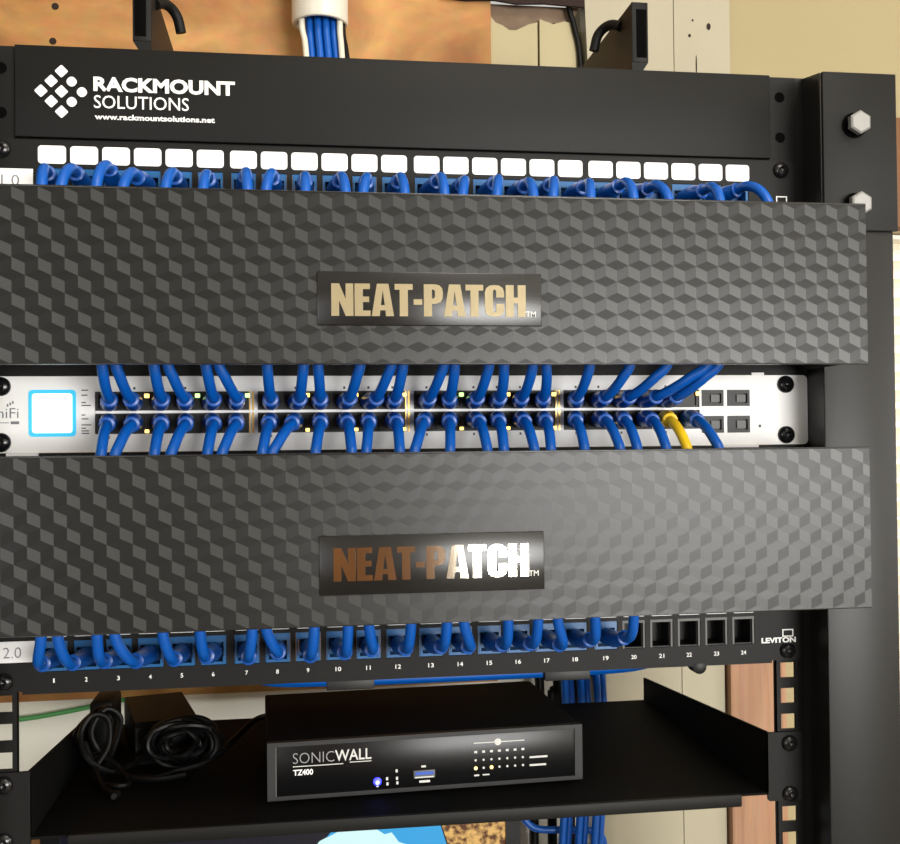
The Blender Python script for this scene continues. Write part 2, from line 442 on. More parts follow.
lt.text('RACKMOUNT', -181.2, -4, 205.2, 78.7, 8.4, bold=.04)
lt.text('SOLUTIONS', -181.0, -4, 195.6, 52.5, 7.4, bold=.002)
lt.text('www.rackmountsolutions.net', -180.6, -4, 189.2, 66.6, 3.2, bold=.03)
lt.build('logo_lettering', 'print', hd)

# ------------------------------------------------------------------ patch panels
PX = [(-204.3, -98, 8.9, 115.4)[k//6]+17.5*(k % 6) for k in range(24)]
def patch_panel(zb, label, upper):
    t = thing('ethernet_patch_bay', label, 'patch panel', (0, 0, zb))
    holes = [(x-7.2, x+7.2, zb+11.2, zb+28.2) for x in PX]
    fp = MB().grid(-242, 242, zb+.5, zb+43.9, holes, -2, 0)
    fp.box(-222, 222, 0, 3, zb-1.5, zb+2)
    # thin raised frame lines between the ports
    f = fp.build('faceplate', 'black_paint', t, smooth=False)
    used = range(24) if upper else range(19)
    for k, x in enumerate(PX):
        b = MB()
        b.grid(x-7, x+7, zb+11.4, zb+28, [(x-5.6, x+5.6, zb+13.0, zb+24.2)], -1.3 if k in used else .5, 12)
        if k in used:
            b.box(x-5.4, x+5.4, 8, 12, zb+12.9, zb+24.4)
            b.box(x-6.2, x-5.2, -1.9, -1.2, zb+12, zb+16).box(x+5.2, x+6.2, -1.9, -1.2, zb+12, zb+16)
            b.build('keystone_jack', 'jack', t, smooth=False)
        else:
            b = MB().box(x-7.1, x-5.9, -1.4, 18, zb+11.3, zb+28).box(x+5.9, x+7.1, -1.4, 18, zb+11.3, zb+28).box(x-7.1, x+7.1, -1.6, 10, zb+26.6, zb+28.1).box(x-7, x+7, 17, 18, zb+11.3, zb+28)
            b.build('empty_port_frame', 'greyplas' if k > 18 else 'void', t, smooth=False)
            MB().box(x-5.9, x+5.9, 15, 17, zb+11.4, zb+26.6).box(x-6.8, x+6.8, -.6, 17.5, zb+11.25, zb+11.9).box(x-5.9, x-5.3, .5, 15, zb+12, zb+26.5).box(x+5.3, x+5.9, .5, 15, zb+12, zb+26.5).build('port_back', 'void', t)
    for k, x in enumerate(PX):
        MB().rrect(x, zb+35.6, 15.2, 10.2, 1.9, -2.25, -1.95).build('port_label', 'label', t, smooth=False)
    nm = MB()
    for k, x in enumerate(PX):
        tx = str(k+1); w_ = (.8 if tx == '1' else 1.5) if len(tx) == 1 else (2.6 if tx == '11' else 3.3)
        nm.text(tx, x-w_/2-.3, -2, zb+4.9, w_, 2.5, bold=.012)
    nm.build('port_numbers', 'print', t, smooth=False)
    br = MB(); br.text('LEVITON', 214.3, -2, zb+11.2, 22.5, 3.4, bold=.04)
    br.build('maker_lettering', 'print', t, smooth=False)
    ez = zb+(17.2 if upper else 14.8)
    MB().grid(228.0, 235.2, ez, ez+4.7, [(228.7, 234.5, ez+.7, ez+4.0)], -2.2, -1.95).build('maker_emblem', 'print', t, smooth=False)
    z1 = zb+(27.2 if upper else 28.8); z0 = z1-11.8
    st = MB().box(-242, -214.6, -2.3, -1.95, z0, z1).build('number_sticker', 'label', t)
    tx = MB(); tx.text('1.0' if upper else '2.0', -231.6, -2.3, z0+(2.6 if not upper else 2.2), 9.6, 6.0, bold=-.01)
    tx.build('sticker_lettering', 'grey_print', st, smooth=False)
    for sx in (-1, 1):
        screw(t, sx*231.3, zb+(38.1 if upper else 6.35), -2)
    if not upper:
        for x in (-38.5, 92.6): MB().box(x-14, x+14, 3, 10, zb-7.5, zb-1, bev=.6).build('cable_clip', 'void', t)
        MB().lathe([(4.5, -6), (4.5, 3), (3, 4)], (175, 3, zb-2), n=16).build('retaining_pin', 'void', t)
    return t
patch_panel(133.35, 'black patch panel with a row of white port labels, under the logo header', True)
patch_panel(-133.35, 'black patch panel with printed port numbers and some empty ports', False)

# ------------------------------------------------------------------ cable managers with embossed covers
NEAT = [
 (.56, [[(0, 0), (0, 1), (.19, 1), (.345, .52), (.345, 1), (.53, 1), (.53, 0), (.345, 0), (.185, .48), (.185, 0)]]),
 (.41, [[(0, 0), (0, 1), (.37, 1), (.37, .83), (.2, .83), (.2, .6), (.35, .6), (.35, .43), (.2, .43), (.2, .17), (.38, .17), (.38, 0)]]),
 (.56, [[(0, 0), (.13, 1), (.41, 1), (.54, 0), (.345, 0), (.333, .18), (.207, .18), (.195, 0)], [(.222, .34), (.318, .34), (.27, .80)]]),
 (.46, [[(.12, 0), (.12, .82), (0, .82), (0, 1), (.44, 1), (.44, .82), (.32, .82), (.32, 0)]]),
 (.25, [[(.0, .36), (.0, .53), (.21, .53), (.21, .36)]]),
 (.49, [[(0, 0), (0, 1), (.28, 1), (.38, .97), (.45, .88), (.47, .74), (.46, .56), (.41, .45), (.31, .4), (.2, .39), (.2, 0)], [(.2, .55), (.2, .84), (.25, .83), (.275, .78), (.275, .61), (.25, .56)]]),
 (.54, [[(0, 0), (.13, 1), (.41, 1), (.54, 0), (.345, 0), (.333, .18), (.207, .18), (.195, 0)], [(.222, .34), (.318, .34), (.27, .80)]]),
 (.48, [[(.12, 0), (.12, .82), (0, .82), (0, 1), (.44, 1), (.44, .82), (.32, .82), (.32, 0)]]),
 (.52, [[(.48, .61), (.28, .61), (.28, .78), (.265, .84), (.24, .86), (.21, .84), (.2, .78), (.2, .22), (.21, .16), (.24, .14), (.265, .16), (.28, .22), (.28, .41), (.48, .41), (.48, .24), (.45, .1), (.36, .02), (.24, 0), (.12, .02), (.03, .1), (0, .24), (0, .76), (.03, .9), (.12, .98), (.24, 1), (.36, .98), (.45, .9), (.48, .76)]]),
 (.5, [[(0, 0), (0, 1), (.2, 1), (.2, .61), (.3, .61), (.3, 1), (.5, 1), (.5, 0), (.3, 0), (.3, .43), (.2, .43), (.2, 0)]]),
]
HREL = .1
def relief(x0, x1, z0, z1, y, ph):
    a, k, s_ = 6.25, 2.9, 5.85
    bm = bmesh.new(); cache = {}
    def V(x, z, h):
        key = (round(x*10), round(z*10))
        if key not in cache: cache[key] = bm.verts.new((x, y-h, z))
        return cache[key]
    rows = int((z1-z0)/(s_+k))+4; cols = int((x1-x0)/(2*a))+4
    for j in range(-2, rows):
        for i in range(-2, cols):
            cx = x0+ph[0]+i*2*a+(a if j % 2 else 0); cz = z0+ph[1]+j*(s_+k)
            C = V(cx, cz, HREL); UL = V(cx-a, cz+k, 0); UR = V(cx+a, cz+k, 0); T = V(cx, cz+2*k, -HREL)
            B = V(cx, cz-s_, 0); LL = V(cx-a, cz+k-s_, -HREL); LR = V(cx+a, cz+k-s_, -HREL)
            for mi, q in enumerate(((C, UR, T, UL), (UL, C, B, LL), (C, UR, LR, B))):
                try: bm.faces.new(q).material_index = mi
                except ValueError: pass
    for co, no in (((x0, 0, 0), (-1, 0, 0)), ((x1, 0, 0), (1, 0, 0)), ((0, 0, z0), (0, 0, -1)), ((0, 0, z1), (0, 0, 1))):
        bmesh.ops.bisect_plane(bm, geom=bm.verts[:]+bm.edges[:]+bm.faces[:], plane_co=co, plane_no=no, clear_outer=True, dist=1e-4)
    return bm
def manager(zb, zt, zp0, zp1, zx0, zx1, label, ph):
    t = thing('cable_manager', label, 'cable manager', (0, -40, zb))
    Y = -82.4
    b = MB()
    b.box(-241.2, 241.2, -2.6, -.3, zb-1.6, zt+1.6)
    b.box(-238, 238, -30, -2.6, zb+5, zb+6.5)
    b.box(-238, 238, -40, -2.6, zt-20, zt-18.5)
    b.box(-241.2, -239.4, -79, -.5, zb+1, zt-1).box(239.4, 241.2, -79, -.5, zb+1, zt-1)
    b.build('cable_tray', 'black_paint', t)
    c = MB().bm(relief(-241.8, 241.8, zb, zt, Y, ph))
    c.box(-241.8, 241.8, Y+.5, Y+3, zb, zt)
    cv = c.build('cover', ['cover', 'cover_sheen', 'cover_mid_sheen'], t, smooth=False)
    e = MB().box(-242, 242, Y-.1, Y+3.2, zt-.1, zt+.9, bev=.3).box(-242, 242, Y-.1, Y+3.2, zb-.6, zb+.1, bev=.25)
    e.build('cover_edge', 'plate', cv)
    n = MB().box(-58, 58.6, Y-1.2, Y+1, zp0, zp1, bev=.5).build('nameplate', 'plate', cv)
    tx = MB(); x = 0; tot = sum(q[0] for q in NEAT)-.03
    W = 100.3; sc = W/tot
    for adv, loops in NEAT:
        xs = [p[0] for p in loops[0]]; zs = [p[1] for p in loops[0]]
        tx.poly(loops, -50.9+(x+min(xs))*sc, Y-1.2, zx0+min(zs)*(zx1-zx0), (max(xs)-min(xs))*sc, (max(zs)-min(zs))*(zx1-zx0), depth=.3)
        x += adv
    tx.build('nameplate_lettering', 'foil', n, smooth=False)
    tm = MB(); tm.text('TM', 50.2, Y-1.2, zx0, 5.2, 2.9, bold=.01); tm.build('trademark_lettering', 'tmark', n, smooth=False)
    return t
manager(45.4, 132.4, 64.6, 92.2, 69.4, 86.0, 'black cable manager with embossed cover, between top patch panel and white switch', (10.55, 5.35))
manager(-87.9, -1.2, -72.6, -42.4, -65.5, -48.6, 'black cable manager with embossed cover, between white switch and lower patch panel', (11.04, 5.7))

# ------------------------------------------------------------------ white switch
sw = thing('network_switch', 'silver white 48-port network switch with a glowing square screen', 'network switch', (0, 100, 0))
GX = [(-174.0, -83.3, 7.4, 98.1)[k//6]+14.1*(k % 6) for k in range(24)]
def up(k): return GX[k]
holes = []
for g in range(4):
    x0 = GX[g*6]-7.6; x1 = GX[g*6+5]+7.6
    holes += [(x0, x1, 24.0, 34.8), (x0, x1, 10.8, 22.4)]
SFP = [(177.6, 191.6, 24.6, 34.6), (194, 208.5, 24.6, 34.6), (177.6, 191.6, 8.2, 18.6), (194, 208.5, 8.2, 18.6)]
fp = MB().grid(-238, 238, .6, 43.6, holes+SFP, -2.5, -.2)
for sx, xe in ((-1, 246), (1, 246.6)):
    pts = [(sx*238, .6)]+[(sx*(xe-3+3*math.sin(a*PI/10)), 3.6-3*math.cos(a*PI/10)) for a in range(6)]+[(sx*(xe-3+3*math.cos(a*PI/10)), 40.6+3*math.sin(a*PI/10)) for a in range(6)]+[(sx*238, 43.6)]
    fp.prism(pts, -2.5, -.2)
fpo = fp.build('faceplate', 'silver', sw, smooth=False)
MB().box(-220, 220, -.2, 250, .8, 43.3).build('housing', 'greyplas', sw)
pb = MB()
for k in range(24):
    x = GX[k]
    for z0, z1 in ((24.0, 34.8), (10.8, 22.4)):
        r_ = MB().grid(x-7.0, x+7.0, z0, z1, [(x-5.8, x+5.8, z0+1.2, z1-1.2)], -1.8, -.4)
        r_.box(x-5.9, x+5.9, -.5, -.3, z0+1, z1-1)
        r_.build('port', 'void', sw, smooth=False)
for (a, b, c, d) in SFP:
    r_ = MB().grid(a, b, c, d, [(a+2, b-1.5, c+1.8, d-2.2)], -2.9, -.4)
    r_.box(a+1.5, b-1.5, -.5, -.3, c+1.5, d-2)
    s1 = r_.build('fibre_port', 'void', sw, smooth=False)
    MB().box((a+b)/2-.6, b-2, -1.6, -.6, c+2.6, d-3).build('port_latch', 'greyplas', s1)
for x in (GX[5]+9.9, GX[11]+9.6, GX[17]+9.9):
    MB().box(x-.5, x+.5, -2.7, -.4, 10.8, 34.8).box(x-2.2, x-1.6, -2.7, -.4, 10.8, 34.8).build('port_divider', 'gold', sw)
MB().box(-181.6, 172.6, -3.4, -2.4, 22.6, 23.8).build('port_strip', 'silver', sw)
random.seed(5)
for k in range(24):
    x = GX[k]
    if k % 2 == 1:
        MB().box(x+5.4, x+8.2, -3.0, -1.5, 31.2, 33.6, bev=.4).build('port_light', 'led_g' if k in (3, 5, 13) else 'led_y', sw)
        if k in (1, 7, 9, 11, 13, 15, 17, 19, 21): MB().box(x+5.6, x+8.0, -3.0, -1.5, 11.2, 13.2, bev=.4).build('port_light', 'led_y', sw)
lcd = MB().rrect(-204.6, 22.8, 25.6, 26.4, 2.2, -3.0, -2.3).build('screen', 'lcd_rim', sw, smooth=False)
MB().rrect(-204.6, 22.8, 21.6, 22.2, 1.6, -3.3, -2.9).build('screen_glass', 'lcd', lcd, smooth=False)
tx = MB(); tx.text('UniFi', -240.2, -2.5, 20.2, 17.4, 5.6, bold=-.005)
tx.box(-240, -228, -2.7, -2.4, 17.4, 17.8).box(-227, -222.5, -2.7, -2.4, 16.8, 18.4)
for k in range(3): tx.box(-229+k*1.4, -228.2+k*1.4, -2.7, -2.4, 26.6+k*.8, 28.2+k*.8)
tx.build('maker_lettering', 'grey_print', sw, smooth=False)
tx = MB()
random.seed(9)
for z in (35.4, 32.6, 28.4, 26.8, 21.4, 19.2, 15.8, 13.9, 12.4, 11.0):
    tx.box(-188.9, -188.9+random.uniform(2.0, 5.6), -2.65, -2.4, z, z+.6)
for k in range(24):
    tx.box(GX[k]-.6, GX[k]+.6, -2.65, -2.4, 36.0, 37.4)
    if k % 2 == 0: tx.box(GX[k]-.5, GX[k]+.5, -2.65, -2.4, 8.2, 9.6)
tx.build('port_markings', 'dark_print', sw, smooth=False)
MB().lathe([(.9, 0), (.9, .2)], (215, -2.5, 12.2), n=12).build('reset_hole', 'void', sw)
MB().box(-229, -212, -5, -1, -1.1, .5).box(190, 213, -5, -1, -.9, .5).build('white_tab', 'label', sw)
MB().box(210, 218, -3, 6, 43.4, 45.2).build('silver_tab', 'silver', sw)
for sx in (-1, 1):
    for z in (6.6, 37.9): screw(sw, sx*232.2, z, -2.5, r=5.4)

# ------------------------------------------------------------------ patch cables
def cable(label, path, boot, group, m='cable', mboot='boot', r=2.95, y0=-1.2):
    t = thing('patch_cable', label, 'cable', boot[0], group)
    MB().tube(path, r, n=12, sub=7).build('cable_jacket', m, t)
    p0, p1, p2 = [Vector(p) for p in boot]
    d = (p2-p1).normalized()
    b = MB(); b.tube([p0, p0.lerp(p1, .5), p1, p1.lerp(p2, .6), p2], [5.0, 5.2, 4.9, 4.3, 3.9], n=12, sub=4)
    b.tube([p2-d*.9, p2-d*.3, p2+d*.5, p2+d*.9], [3.9, 4.5, 4.5, 3.7], n=12, smooth=False)
    b.build('plug_boot', mboot, t)
    return t
EXA = [(-200.3, -201.9, 157.1), (-190.6, -187.9, 157.5), (-172.5, -169.8, 159.6), (-159.3, -156.0, 156.1), (-137.3, -134.7, 156.7), (-117.5, -116.5, 156.1), (-94.0, -95.4, 157.8), (-84.2, -81.2, 157.6), (-63.0, -63.0, 156.4), (-41.1, -43.0, 156.9), (-31.8, -28.6, 156.7), (-8.7, -9.8, 157.2), (13.3, 13.0, 157.8), (23.4, 26.8, 156.4), (42.7, 46.2, 157.5), (64.0, 64.0, 156.2), (74.9, 78.8, 157.5), (96.7, 99.6, 156.6), (122.1, 121.8, 157.7), (143.4, 139.9, 156.4), (174.0, 173.7, 156.1), (203.2, 196.7, 157.2)]
for i, (xe, xt, zt) in enumerate(EXA):
    k = i if i < 20 else i+1
    x = PX[k]; zc = zt-3.2
    big = abs(xe-x) > 12 and k > 18
    p1 = (x+(xt-x)*.45, -14, 153.0)
    p2 = (x+(xt-x)*.75, -21, zc-.3)
    path = [(x, 2, 152.4), p1, p2, (xt, -31, zc), (xt+(xe-xt)*.55, -40, zc-5), (xe, -45, zc-14), (xe, -47, 126), (xe*.98, -46, 100)]
    cable('blue patch cable plugged in under the %s white label of the top patch panel' % ORD[k], path, ((x, -1.5, 152.4), p1, p2), 'blue patch cables in the top patch panel')
EXB = [(-201.7, -205.7, -116.3), (-193.2, -190.2, -116.4), (-173.5, -173.7, -116.0), (-164.3, -157.5, -116.7), (-139.8, -136.4, -116.4), (-120.6, -119.3, -115.5), (-93.3, -95.7, -117.0), (-85.9, -79.9, -114.9), (-60.3, -61.9, -117.3), (-42.0, -42.6, -116.4), (-30.6, -27.5, -115.3), (-7.6, -8.4, -115.5), (12.3, 12.0, -115.2), (21.8, 27.4, -115.8), (46.6, 47.6, -115.4), (63.6, 63.9, -115.5), (75.0, 80.9, -116.7), (96.4, 99.2, -114.6), (119.1, 120.1, -114.2)]
for k, (xe, xt, zt) in enumerate(EXB):
    x = PX[k]; zc = zt+3.4
    p1 = (x+(xt-x)*.4, -13, -113.8)
    p2 = (x+(xt-x)*.85, -25, zc)
    path = [(x, 2, -114), p1, p2, (xt, -32, zc+1.2), (xt+(xe-xt)*.4, -40, zc+6.5), (xe, -45, zc+17), (xe, -46, -82), (xe*.98, -46, -55)]
    cable('blue patch cable in the port numbered %d of the lower patch panel' % (k+1), path, ((x, -1.5, -114), p1, p2), 'blue patch cables in the lower patch panel')
EXT = [(-170.2, -169.8), (-163.1, -158.5), (-143.6, -141.9), (-136.3, -129.8), (-116.5, -114.0), (-109.7, -101.3), (-84.3, -83.0), (-64.8, -66.8), (-57.0, -55.4), (-34.2, -39.0), (-17.0, -23.8), (-10.6, -13.1), (12.1, 6.2), (18.2, 17.7), (37.4, 34.1), (45.9, 47.2), (62.4, 60.1), (70.1, 72.8), (95.2, 92.6), (118.6, 109.9), (140.4, 124.4), (164.3, 140.7), (170.9, 153.3)]
for k, (xe, xb) in enumerate(EXT):
    x = GX[k]
    p1 = (x+(xb-x)*.5, -13, 28.6); p2 = (xb, -25, 29.6)
    path = [(x, 0, 28.6), p1, (xb, -26, 29.8), (xb+(xe-xb)*.25, -34, 33.5), (xb+(xe-xb)*.62, -41, 40), (xe+(xe-xb)*.06, -45, 48.7), (xe+(xe-xb)*.15, -46, 66), (xe, -46, 90)]
    cable('blue patch cable in the white switch, upper row, %s from the glowing screen' % ORD[k], path, ((x, -2.2, 28.6), p1, p2), 'blue patch cables in the upper row of the switch')
EXU = [(-171.0, -171.2), (-164.4, -158.1), (-143.8, -142.4), (-135.6, -129.4), (-116.3, -114.1), (-109.0, -101.9), (-87.4, -84.1), (-82.8, -71.3), (-59.0, -55.5), (-39.0, -40.2), (-31.4, -28.4), (-12.8, -12.6), (-5.1, 2.5), (14.9, 17.6), (36.2, 34.9), (45.3, 46.5), (62.9, 61.5), (72.1, 74.1), (91.7, 91.9), (112.6, 109.8), (122.6, 121.5), (139.7, 138.2), (152.2, 149.1), (171.3, 165.7)]
for k, (xe, xb) in enumerate(EXU):
    x = GX[k]
    p1 = (x+(xb-x)*.5, -13, 17.4); p2 = (xb, -25, 15.8)
    path = [(x, 0, 17.2), p1, (xb, -26, 15.6), (xb+(xe-xb)*.3, -34, 11.5), (xb+(xe-xb)*.68, -41, 4.5), (xe, -45, -3), (xe+(xe-xb)*.15, -46, -20), (xe, -46, -46)]
    y = k == 22
    cable('yellow patch cable in the lower port row of the white switch' if y else 'blue patch cable in the white switch, lower row, %s from the glowing screen' % ORD[k], path, ((x, -2.2, 17.2), p1, p2), None if y else 'blue patch cables in the lower row of the switch', *(('ycable', 'ycable') if y else ()))

# ------------------------------------------------------------------ shelf
sh = thing('rack_shelf', 'black steel cantilever shelf carrying the firewall and the power adapter', 'shelf', (0, 100, -222))
b = MB().box(-217.5, 217.5, 0, 236, -216, -214.5)
b.build('tray', 'shelf', sh)
l = MB().box(-197.5, 200, -3.4, 0, -221.5, -213.6, bev=1.1).build('front_lip', 'black_paint', sh)
for sx in (-1, 1):
    a, b_ = sx*217.5, sx*219
    s_ = MB().prism_x([(0, -214.5), (236, -214.5), (236, -196), (0, -177.2)], min(a, b_), max(a, b_)).build('side_wall', 'shelf', sh)
    a, b_ = sx*217.5, sx*240
    e = MB().rrect((a+b_)/2, -198.4, 22.5, 42, 1.5, -2, 0)
    e.box(min(sx*217.5, sx*219.5), max(sx*217.5, sx*219.5), -2.6, 0, -214, -177.6)
    e.build('mounting_ear', 'black_paint', sh)
    for z in (-184.15, -215.4): screw(sh, sx*231.6, z, -2)

# ------------------------------------------------------------------ firewall box
XF = Matrix.Translation((-88, 32, -212.6)) @ Matrix.Rotation(math.radians(2.45), 4, 'Z')
fw = thing('firewall_box', 'flat black firewall appliance with a blue light, on the shelf', 'network appliance', (10, 95, -214.5))
MB(XF).box(.6, 198.4, 2.5, 126, .2, 34.6, bev=1).build('housing', 'appl', fw)
bz = MB(XF).grid(0, 199, 0, 35, [(5, 194, 2.5, 32.4)], -1.5, 3).build('front_bezel', 'appl_grey', fw, smooth=False)
pn = MB(XF).box(5, 194, -.9, 2, 2.5, 32.4, bev=.3).build('front_panel', 'gloss', fw)
MB(XF).box(5, 5.5, -1.7, -.8, 2.5, 32.4).build('edge_highlight_strip', 'greyplas', bz)
tx = MB(XF)
tx.text('SONIC', 15.4, -.9, 21.6, 25.2, 6.4, bold=-.014)
tx.build('logo_lettering_grey', 'sonic', pn, smooth=False)
tx = MB(XF)
tx.text('WALL', 41.0, -.9, 21.6, 22.4, 6.8, bold=.012)
tx.box(15.4, 46, -1.05, -.85, 19.6, 20.1).box(50, 63.4, -1.05, -.85, 20.2, 20.7)
tx.build('logo_lettering', 'tmark', pn, smooth=False)
tx = MB(XF); tx.text('TZ400', 15.6, -.9, 14.4, 12, 3.6, bold=.03); tx.build('model_lettering', 'print', pn, smooth=False)
MB(XF).lathe([(2.5, 0), (2.5, .4), (1.6, .9)], (67, -.9, 7.4), n=18).build('power_light', 'led_b', pn)
MB(XF).lathe([(1.1, .8), (1.1, 1.0), (.5, 1.1)], (67, -.9, 7.0), n=12).build('power_light_core', 'led_core', pn)
ic = MB(XF)
for x, z in ((66.4, 4.0), (72.4, 7.8), (72.6, 4.6), (78.4, 12.2), (78.6, 7.6), (78.8, 4.8)): ic.box(x, x+1.3, -1.05, -.85, z, z+1.9)
ic.build('status_icons', 'tmark', pn, smooth=False)
us = MB(XF).box(89.6, 103.2, -1.6, -.6, 7.6, 12.6, bev=.4).build('usb_port', 'greyplas', pn)
MB(XF).box(90.6, 102.2, -1.9, -.9, 9.8, 11.8).build('usb_tongue', 'usb', us)
tx = MB(XF); tx.box(90.4, 102.4, -1.8, -.9, 8.0, 8.8)
tx.text('10101', 93.2, -.9, 4.4, 6.8, 1.8) if False else tx.box(93.2, 100, -1.05, -.85, 4.8, 6.2)
tx.box(94.6, 97.4, -1.05, -.85, 14.2, 15.4)
tx.build('usb_marking', 'tmark', pn, smooth=False)
gr = MB(XF)
gr.box(128, 141.6, -1.05, -.85, 26.8, 27.4).box(145.6, 161, -1.05, -.85, 26.8, 27.4)
gr.lathe([(2.2, 0), (2.2, .2)], (143.6, -.9, 27.1), n=14)
for c in range(7):
    for r_ in range(3):
        x = 128.6+c*5.1; z = 21.4-r_*5.0
        if r_ == 2 and c in (0, 2): continue
        gr.lathe([(.75, 0), (.75, .2)], (x+.6, -.9, z), n=8) if r_ else gr.box(x-.3, x+1.6, -1.05, -.85, z-.6, z+.8)
gr.box(164.2, 176, -1.05, -.85, 15.4, 16.6).box(164.2, 175, -1.05, -.85, 10.4, 11.6).box(128.2, 131.4, -1.05, -.85, 6.4, 7.4).box(133.6, 138, -1.05, -.85, 6.6, 7.4)
gr.build('port_light_markings', 'tmark', pn, smooth=False)
for c in (0, 2): MB(XF).lathe([(1.1, 0), (1.1, .3)], (129.2+c*5.1, -.9, 11.4), n=12).build('port_light', 'led_y', pn)
for x in (14, 185):
    for y in (14, 112): MB(XF).lathe([(5, -1.6), (5, .4)], (x, y, 0), axis='z', n=14).build('rubber_foot', 'void', fw)

# ------------------------------------------------------------------ power adapter
XA = Matrix.Translation((-179, 125, -214.4)) @ Matrix.Rotation(math.radians(13.5), 4, 'Z')
ad = thing('power_adapter', 'black power adapter block with coiled cord on the shelf', 'power adapter', (-170, 165, -214.5))
MB(XA).prism_x([(0, 0), (88, 0), (88, 23), (83, 28), (4, 28), (0, 25)], 0, 42).build('block', 'brick', ad, ang=25)
MB(XA).box(2, 40, -.5, .6, 2, 23, bev=.4).build('end_cap', 'brick', ad)
c = MB()
c.tube([(-172, 120, -205), (-178, 104, -208), (-190, 90, -207), (-203, 84, -196), (-208, 90, -182), (-202, 96, -172), (-193, 100, -176), (-192, 96, -192), (-200, 88, -206), (-194, 76, -210), (-182, 70, -210.5), (-176, 76, -210.5), (-184, 92, -206), (-198, 98, -196), (-203, 98, -182), (-195, 104, -170), (-186, 108, -178), (-190, 104, -196), (-194, 84, -210.5), (-185, 60, -210.5), (-179, 54, -210.5)], 2.0, n=8, sub=6)
c.tube([(-206, 92, -188), (-198, 84, -203), (-190, 66, -210.5), (-181, 50, -210.5)], 2.0, n=8)
c.tube([(-208, 108, -200), (-213, 100, -186), (-206, 104, -176), (-197, 112, -172), (-190, 116, -180), (-196, 112, -198), (-208, 108, -204)], 2.4, n=8)
cc = []
for k in range(120):
    a = k*2*PI/12.3; rr = 11.5+4.5*math.sin(k*.23+1)
    cc.append((-146+rr*1.45*math.cos(a)+2*math.sin(k*.31), 111+5*math.sin(k*.9)-k*.06, -195.5+rr*.95*math.sin(a)))
c.tube(cc, 1.9, n=8, sub=5)
c.tube([(-190, 96, -206), (-178, 88, -210.5), (-160, 84, -210.5), (-148, 90, -209), (-132, 96, -207), (-122, 104, -203)], 2.0, n=8)
c.tube([(-186, 92, -208), (-174, 84, -210.5), (-158, 80, -210.5), (-142, 86, -210.5)], 2.0, n=8)
c.tube([(-134, 104, -205), (-124, 112, -207), (-112, 125, -199), (-100, 150, -194), (-88, 172, -196)], 2.1, n=8)
c.build('cord', 'cord', ad)
pl = MB().box(-214, -198, 150, 190, -213, -176, bev=3).box(-212, -200, 143, 151, -206, -184, bev=2).build('mains_plug', 'brick', ad)

# ------------------------------------------------------------------ monitor below the shelf
mo = thing('monitor', 'black monitor under the shelf showing a picture of sky and rocks', 'monitor', (-70, 150, -470))
MB().grid(-240, 86.5, -470, -250, [(-228, 75.8, -458, -258)], 118, 124).box(-239, 86, 124, 150, -469, -251, bev=3).build('bezel', 'monitor', mo, smooth=False)
sc = MB().box(-228.5, 76, 121.5, 123.5, -458, -257.6).build('screen', 'scr_dark', mo)
MB().prism([(-40, -258), (27, -258), (40, -300), (52, -340), (-110, -340)], 120.6, 121.4).build('sky_image', 'scr_sky', sc, smooth=False)
MB().prism([(27.5, -258), (75.7, -258), (75.7, -340), (52, -340), (40, -300), (34, -277)], 120.5, 121.4).build('rock_image', 'scr_rock', sc, smooth=False)
MB().prism([(-32, -261), (-18, -264.5), (-10, -270), (-5, -269), (0, -276), (8, -279), (4, -286), (14, -296), (-20, -330), (-110, -340), (-66, -285), (-55, -272), (-46, -268)], 120.2, 121.0).build('snow_image', 'scr_snow', sc, smooth=False)
MB().box(-110, -40, 150, 291, -400, -330, bev=3).build('wall_mount', 'monitor', mo)

# ------------------------------------------------------------------ conduit and its cables
pf = MB()
n = 36; vs = []; fs = []
prof = [(23, 640), (23, 349), (22, 347.4), (19.5, 347.4), (18.8, 349), (18.8, 640)]
for r_, z in prof:
    for k in range(n): vs.append((-46.8+r_*math.cos(2*PI*k/n), 250+r_*math.sin(2*PI*k/n), z))
for i in range(5):
    for k in range(n): fs.append((i*n+k, i*n+(k+1) % n, (i+1)*n+(k+1) % n, (i+1)*n+k))
pf.add(vs, fs)
tag(pf.build('conduit_pipe', 'pvc', ang=50), 'white plastic conduit pipe with cables hanging out of it', 'conduit')
random.seed(11)
for i, (dx, dy) in enumerate(((-9.9, -3), (-3.3, -6), (3.3, -6), (9.5, -3), (-6.6, 3.4), (0, .9), (6.6, 3.4), (0, 8))):
    o = MB().tube([(-45.8+dx*1.05, 250+dy, 500), (-45.8+dx, 250+dy, 360), (-43.5+dx, 246+dy, 315), (-41.5+dx, 236+dy, 260), (-40+dx, 226+dy, 205)], 3.1, n=10).build('network_cable', 'cable')
    tag(o, 'blue cable in the bundle hanging from the white conduit', 'cable', 'blue cables hanging from the conduit')
for i, (x0, x1) in enumerate(((-62, -57), (-31, -28))):
    o = MB().tube([(x0+2, 244, 500), (x0, 242, 358), (x1-2, 240, 326), (x1+1, 225, 270), (x1+4, 190, 210)], 2.5, n=10).build('network_cable', 'white_cable')
    tag(o, ('white cable hanging from the conduit on the side away from the thin black cord', 'white cable hanging from the conduit beside a black cord')[i], 'cable')
o = MB().tube([(-30, 250, 500), (-28.5, 247, 358), (-26, 243, 326), (-22.5, 236, 300), (-20, 200, 250)], 2.0, n=10).build('electric_cable', 'cord')
tag(o, 'thin black cord hanging from the white conduit', 'cord')

